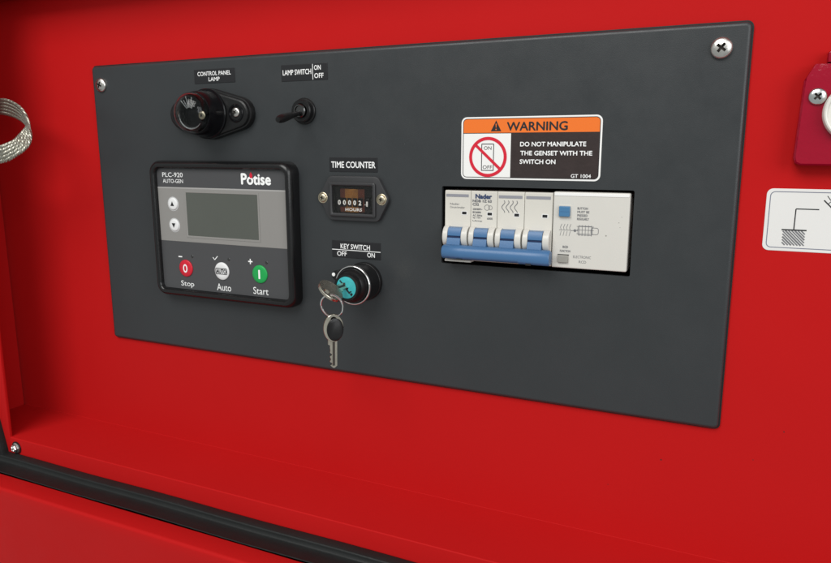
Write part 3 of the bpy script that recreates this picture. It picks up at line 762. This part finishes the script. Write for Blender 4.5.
# linked handle bar
bm = bmesh.new(); P = []
for yy, z in ((-5.0, -121.0), (-7.6, -119.9), (-10.4, -120.3), (-11.9, -121.6), (-12.6, -123.8), (-12.5, -126.2), (-11.6, -127.7), (-10.0, -128.3), (-6.0, -128.3), (-4.6, -127.2)):
    P.append((yy, z))
xs = [298.0, 298.6, 310, 326, 346, 347, 364.0, 364.7]
cols = []
for k, x in enumerate(xs):
    sh = .75 if k in (0, len(xs) - 1) else 0
    cyy, czz = -8.8, -124.2
    cols.append([bm.verts.new((x, cyy + (yy - cyy) * (1 - .12 * (sh > 0)), czz + (z - czz) * (1 - .12 * (sh > 0)) - (.5 if k >= 5 and z < -124 else 0))) for yy, z in P])
for A, B in zip(cols, cols[1:]):
    for j in range(len(P)): bm.faces.new((A[j], A[(j + 1) % len(P)], B[(j + 1) % len(P)], B[j]))
bm.faces.new(cols[0]); bm.faces.new(cols[-1]); bar = obj('handle_bar', bm, BLUE, t, angle=50)
for cx in (309.6, 352.6):
    bm = bmesh.new(); box(bm, cx - 1.6, cx + 1.6, -11.9, -8.2, -128.9 if cx > 340 else -128.45, -127.6); obj('bar_slot', bm, BLACKINK, t, smooth=False)
bm = bmesh.new(); box(bm, 298.6, 315.5, -7.6, -2, -130.3, -129.2); obj('lower_rim', bm, CREAM2, t)

# ------------------------------------------------------------------ residual current module
t = thing('residual_current_module', 'plain cream module with blue test button at the right of the breakers', 'breaker module', (385, 0, -130))
bm = bmesh.new(); rbox(bm, 363.6, 406.3, -130.6, -86.6, 20, -1.2, r=.8, e=.6, n=3); obj('housing', bm, CREAM2, t)
bm = bmesh.new(); rbox(bm, 364.1, 405.8, -88.9, -87.2, -1.1, -1.45, r=.3, e=.2, n=2); obj('top_rib', bm, WHITEFILM, t)
bm = bmesh.new(); rbox(bm, 366.6, 374.3, -101.3, -94.0, -1.1, -1.5, r=.5, e=.2, n=2); obj('button_frame', bm, CREAM, t)
bm = bmesh.new(); rbox(bm, 367.3, 373.6, -100.6, -94.7, -1.4, -3.2, r=.4, e=.4, n=2); b = obj('test_button', bm, BLUEBTN, t)
bm = bmesh.new(); box(bm, 367.9, 373.0, -3.3, -3.22, -97.8, -97.6); obj('button_line', bm, BLUE, b, smooth=False)
bm = bmesh.new(); rbox(bm, 367.4, 373.5, -127.4, -123.0, -1.1, -2.6, r=.5, e=.4, n=2); obj('reset_tab', bm, GREYBTN, t)
bm = bmesh.new(); box(bm, 367.2, 373.7, -1.6, -1.15, -123.0, -122.6); obj('tab_shadow_gap', bm, BLACKINK, t, smooth=False)
y = -1.27
for i, s_ in enumerate(('BUTTON', 'MUST BE', 'PRESSED', 'REGULARLY')):
    text(s_, 377.6, 383.4 + (i % 2) * .9, -96.4 - i * 2.0, -95.1 - i * 2.0, y, GREYINK, t, .03)
text('RCD', 370.0, 373.0, -118.9, -117.6, y, GREYINK, t, .05)
text('FUNCTION', 368.4, 374.4, -121.3, -120.0, y, GREYINK, t, .02)
text('ELECTRONIC', 376.2, 386.4, -124.4, -122.9, y, GREYINK, t, .0)
text('RCD', 379.6, 383.8, -127.2, -125.7, y, GREYINK, t, .0)
bm = bmesh.new()                              # wiring diagram
for i in range(4):
    x = 368.2 + i * 1.75
    lines(bm, [(x + .8, -104.9), (x, -106.9), (x + .4, -108.2)], .26, y); lines(bm, [(x + .5, -109.0), (x - .1, -111.8)], .22, y)
line(bm, (367.4, -108.4), (374.0, -108.4), .24, y - .01); line(bm, (374.0, -108.6), (378.2, -108.4), .3, y - .02)
poly(bm, circ(376.6, -108.5, .8, 12), y - .03)
for i in range(5):
    x = 379.0 + i * 1.75; line(bm, (x, -105.2), (x, -111.4), .26, y)
for z in (-106.0, -108.0, -110.2): line(bm, (377.6, z), (387.2, z), .26, y - .01)
rrring(bm, 378.2, 386.6, -111.0, -105.6, .9, .28, y - .02, 3)
rrring(bm, 385.6, 390.0, -110.4, -106.4, 1.2, .28, y - .03, 3)
obj('wiring_diagram', bm, GREYINK, t, smooth=False)
bm = bmesh.new(); poly(bm, circ(394.2, -110.6, .4, 8), y); poly(bm, circ(400.9, -103.0, .25, 8), y); poly(bm, circ(401.6, -105.6, .2, 8), y); poly(bm, circ(402.3, -99.8, .2, 8), y); obj('scuff_marks', bm, GREYBTN, t, smooth=False)

# ------------------------------------------------------------------ grounding sticker on the wall at right
bm = bmesh.new(); rbox(bm, 473.4, 560, -114.3, -82.4, WY, WY - .2, r=3.0, e=.08, n=6)
t = tag(obj('grounding_sticker', bm, STICKER, None), 'white sticker with a hatched earth symbol on the red wall at the right edge', 'sticker')
y = WY - .26
bm = bmesh.new(); rrring(bm, 475.0, 558.4, -112.8, -83.8, 2.4, .4, y, 5); obj('border_line', bm, STICKLINE, t, smooth=False)
bm = bmesh.new(); lines(bm, [(497.6, -92.5), (487.3, -92.5), (487.2, -103.2)], .55, y); line(bm, (481.7, -103.3), (493.0, -103.3), .7, y - .01); obj('earth_line', bm, BLACKINK, t, smooth=False)
bm = bmesh.new()
n = 13
for k in range(n):                             # 45 degree hatching clipped to the square
    a = -7.6 + k * 1.45
    p0 = V((482.3 + a, -103.6)); q0 = p0 + V((7.6, -7.6))
    X0, X1, Z1, Z0 = 482.3, 492.4, -103.6, -111.2
    tt0 = max(0, (X0 - p0.x) / 7.6); tt1 = min(1, (X1 - p0.x) / 7.6)
    if tt1 - tt0 > .05: line(bm, p0 + V((7.6, -7.6)) * tt0, p0 + V((7.6, -7.6)) * tt1, .62 if k % 3 else .8, y)
obj('earth_hatching', bm, GREYINK, t, smooth=False)
bm = bmesh.new(); line(bm, (499.3, -87.8), (506.0, -94.6), .6, y); lines(bm, [(500.6, -85.6), (502.2, -87.8), (503.8, -86.0)], .35, y - .01); line(bm, (501.2, -89.6), (503.8, -86.9), .35, y - .02)
line(bm, (506, -94.6), (512, -88.6), .6, y - .01); obj('tool_symbol', bm, BLACKINK, t, smooth=False)

# ------------------------------------------------------------------ crimson socket plate at the right edge
t = thing('socket_plate', 'glossy crimson metal plate with a white round socket at the upper right edge', 'socket plate', (515, WY, -45))
bm = bmesh.new()
A = [(489.2, -21.8), (546, -21.8), (549.5, -27.5), (549.5, -66.5), (545.5, -70.6), (486.6, -70.4), (484.2, -69.3), (483.4, -66.8), (484.9, -27.8)]
def ins(P, d, c=(517, -46)):
    return [(x + (d if x < c[0] else -d), z + (d if z < c[1] else -d)) for x, z in P]
top = [(x, z - (4.5 if z > -30 and False else 0)) for x, z in A]
F = [(483.4, -66.8), (484.8, -30.0), (549.6, -30.0), (549.5, -66.5), (545.5, -70.6), (486.6, -70.4), (484.2, -69.3)]
Fi = [(484.3, -66.6), (485.6, -30.4), (548.7, -30.4), (548.6, -66.4), (545.2, -69.8), (486.8, -69.6), (484.9, -68.8)]
r0 = [bm.verts.new((x, WY, z)) for x, z in F]; r1 = [bm.verts.new((x, -5.2, z)) for x, z in F]; r2 = [bm.verts.new((x, -6.0, z)) for x, z in Fi]
n = len(F)
for A_, B_ in ((r0, r1), (r1, r2)):
    for k in range(n):
        if k != 1: bm.faces.new((A_[k], A_[(k + 1) % n], B_[(k + 1) % n], B_[k]))
bm.faces.new(r2)
u0 = [bm.verts.new(p) for p in ((485.8, -5.95, -28.6), (548.6, -5.95, -28.6))]
u1 = [bm.verts.new(p) for p in ((489.0, -5.0, -22.6), (546, -5.0, -22.6))]
u2 = [bm.verts.new(p) for p in ((489.2, WY, -21.8), (546, WY, -21.8))]
bm.faces.new((r2[1], r2[2], u0[1], u0[0])); bm.faces.new((u0[0], u0[1], u1[1], u1[0])); bm.faces.new((u1[0], u1[1], u2[1], u2[0]))
bm.faces.new((r0[1], r1[1], r2[1], u0[0], u1[0], u2[0])); bm.faces.new((r0[2], r1[2], r2[2], u0[1], u1[1], u2[1]))
obj('cover', bm, MAROON, t)
bm = bmesh.new(); P = [(494.0, -21.9), (494.0, -17.4), (495.2, -16.2), (530, -16.2), (531.5, -17.4), (531.5, -21.9)]
prism(bm, P, WY, -3.6, .8); obj('hinge_tab', bm, MAROON, t)
screw((491.0, -6.0, -37.8), 4.0, 2.0, mat('bright_zinc', (.66, .68, .67), .22, metal=1, var=.15, vscale=500), t, spin=48)
bm = bmesh.new(); lathe(bm, [(0, 5.8), (13.6, 5.8), (13.6, 9.0), (13.0, 10.2), (12.4, 10.5), (11.8, 10.2), (11.5, 9.2), (0, 9.0)], (507.2, 0, -45.4), n=56); sk = obj('socket_face', bm, PORCELAIN, t)
bm = bmesh.new()
for k in range(7):
    a = 2 * math.pi * k / 7 + .02
    lathe(bm, [(0, 9.1), (1.9, 9.1), (2.1, 9.05)], (507.2 + 8.9 * math.cos(a), 0, -45.4 + 8.9 * math.sin(a)), n=16)
obj('contact_holes', bm, BLACKINK, sk)

# ------------------------------------------------------------------ braided earth strap loop at the left
K = [((-127.5, -18.0, -26.0), (-127.5, -18.0, -38.0)), ((-100, -24.0, -24.6), (-101, -24.0, -36.8)),
     ((-68.4, -30.0, -23.8), (-70.5, -30.0, -35.9)), ((-51.9, -33.0, -25.8), (-53.9, -33.0, -37.7)), ((-33.8, -38.0, -31.8), (-37.3, -38.0, -40.8)),
     ((-21.4, -43.0, -39.8), (-23.1, -43.5, -44.8)), ((-14.2, -47.5, -46.5), (-18.8, -46.5, -46.6)), ((-8.5, -51.0, -54.5), (-19.4, -51.0, -50.6)),
     ((-8.2, -56.0, -62.3), (-20.7, -56.0, -55.6)), ((-21.1, -60.0, -70.2), (-25.3, -60.0, -58.6)), ((-30.4, -62.0, -72.7), (-28.6, -62.0, -60.0)),
     ((-48, -65.0, -76.0), (-46, -65.0, -62.6)), ((-80, -69.0, -80.0), (-78, -69.0, -66.0)), ((-125, -55.0, -84.0), (-123, -55.0, -70.0))]
def cr(P, t):
    n = len(P) - 1; i = min(int(t), n - 1); f = t - i
    p0, p1, p2, p3 = P[max(i - 1, 0)], P[i], P[i + 1], P[min(i + 2, n)]
    return .5 * ((2 * p1) + (p2 - p0) * f + (2 * p0 - 5 * p1 + 4 * p2 - p3) * f * f + (3 * p1 - p0 - 3 * p2 + p3) * f ** 3)
OU = [V(a) for a, b in K]; INN = [V(b) for a, b in K]
t = thing('braided_strap', 'flat silver braided earth strap curling out from the left edge', 'earth strap', (-127.5, -45, -50))
NS = 360
base_pts = []
for k in range(NS + 1):
    q = k / NS * (len(K) - 1); o_, i_ = cr(OU, q), cr(INN, q); base_pts.append((o_, i_))
slen = [0]
for k in range(NS): slen.append(slen[-1] + (((base_pts[k + 1][0] + base_pts[k + 1][1]) - (base_pts[k][0] + base_pts[k][1])) / 2).length)
nrms = []
pn = None
for k in range(NS + 1):
    o_, i_ = base_pts[k]; c0 = (base_pts[max(k - 1, 0)][0] + base_pts[max(k - 1, 0)][1]) / 2; c1 = (base_pts[min(k + 1, NS)][0] + base_pts[min(k + 1, NS)][1]) / 2
    nn = (c1 - c0).cross(o_ - i_).normalized()
    if pn is not None and nn.dot(pn) < 0: nn = -nn
    pn = nn; nrms.append(nn)
ROWS = 5
for r_ in range(ROWS):
    bm = bmesh.new()
    for sft in range(3):
        pts = []
        for k in range(NS + 1):
            o_, i_ = base_pts[k]; wv = i_ - o_; wd = wv.length; cen = o_ + wv * ((r_ + .5) / ROWS)
            ph = slen[k] / 5.2 * 2 * math.pi + sft * 2 * math.pi / 3 + r_ * .8
            pts.append(cen + wv.normalized() * (wd / ROWS * .34) * math.cos(ph) + nrms[k] * .55 * math.sin(ph))
        tube(bm, pts, .78, 6)
    obj('braid_cord', bm, TINNED, t)
bm = bmesh.new(); box(bm, -127.6, -122, -20.5, -14.5, -41, -23, .6); obj('lug', bm, STEEL, t)
bm = bmesh.new(); box(bm, -140, -121, -56.6, -53.6, -86, -68, .6); obj('lug', bm, STEEL, t)
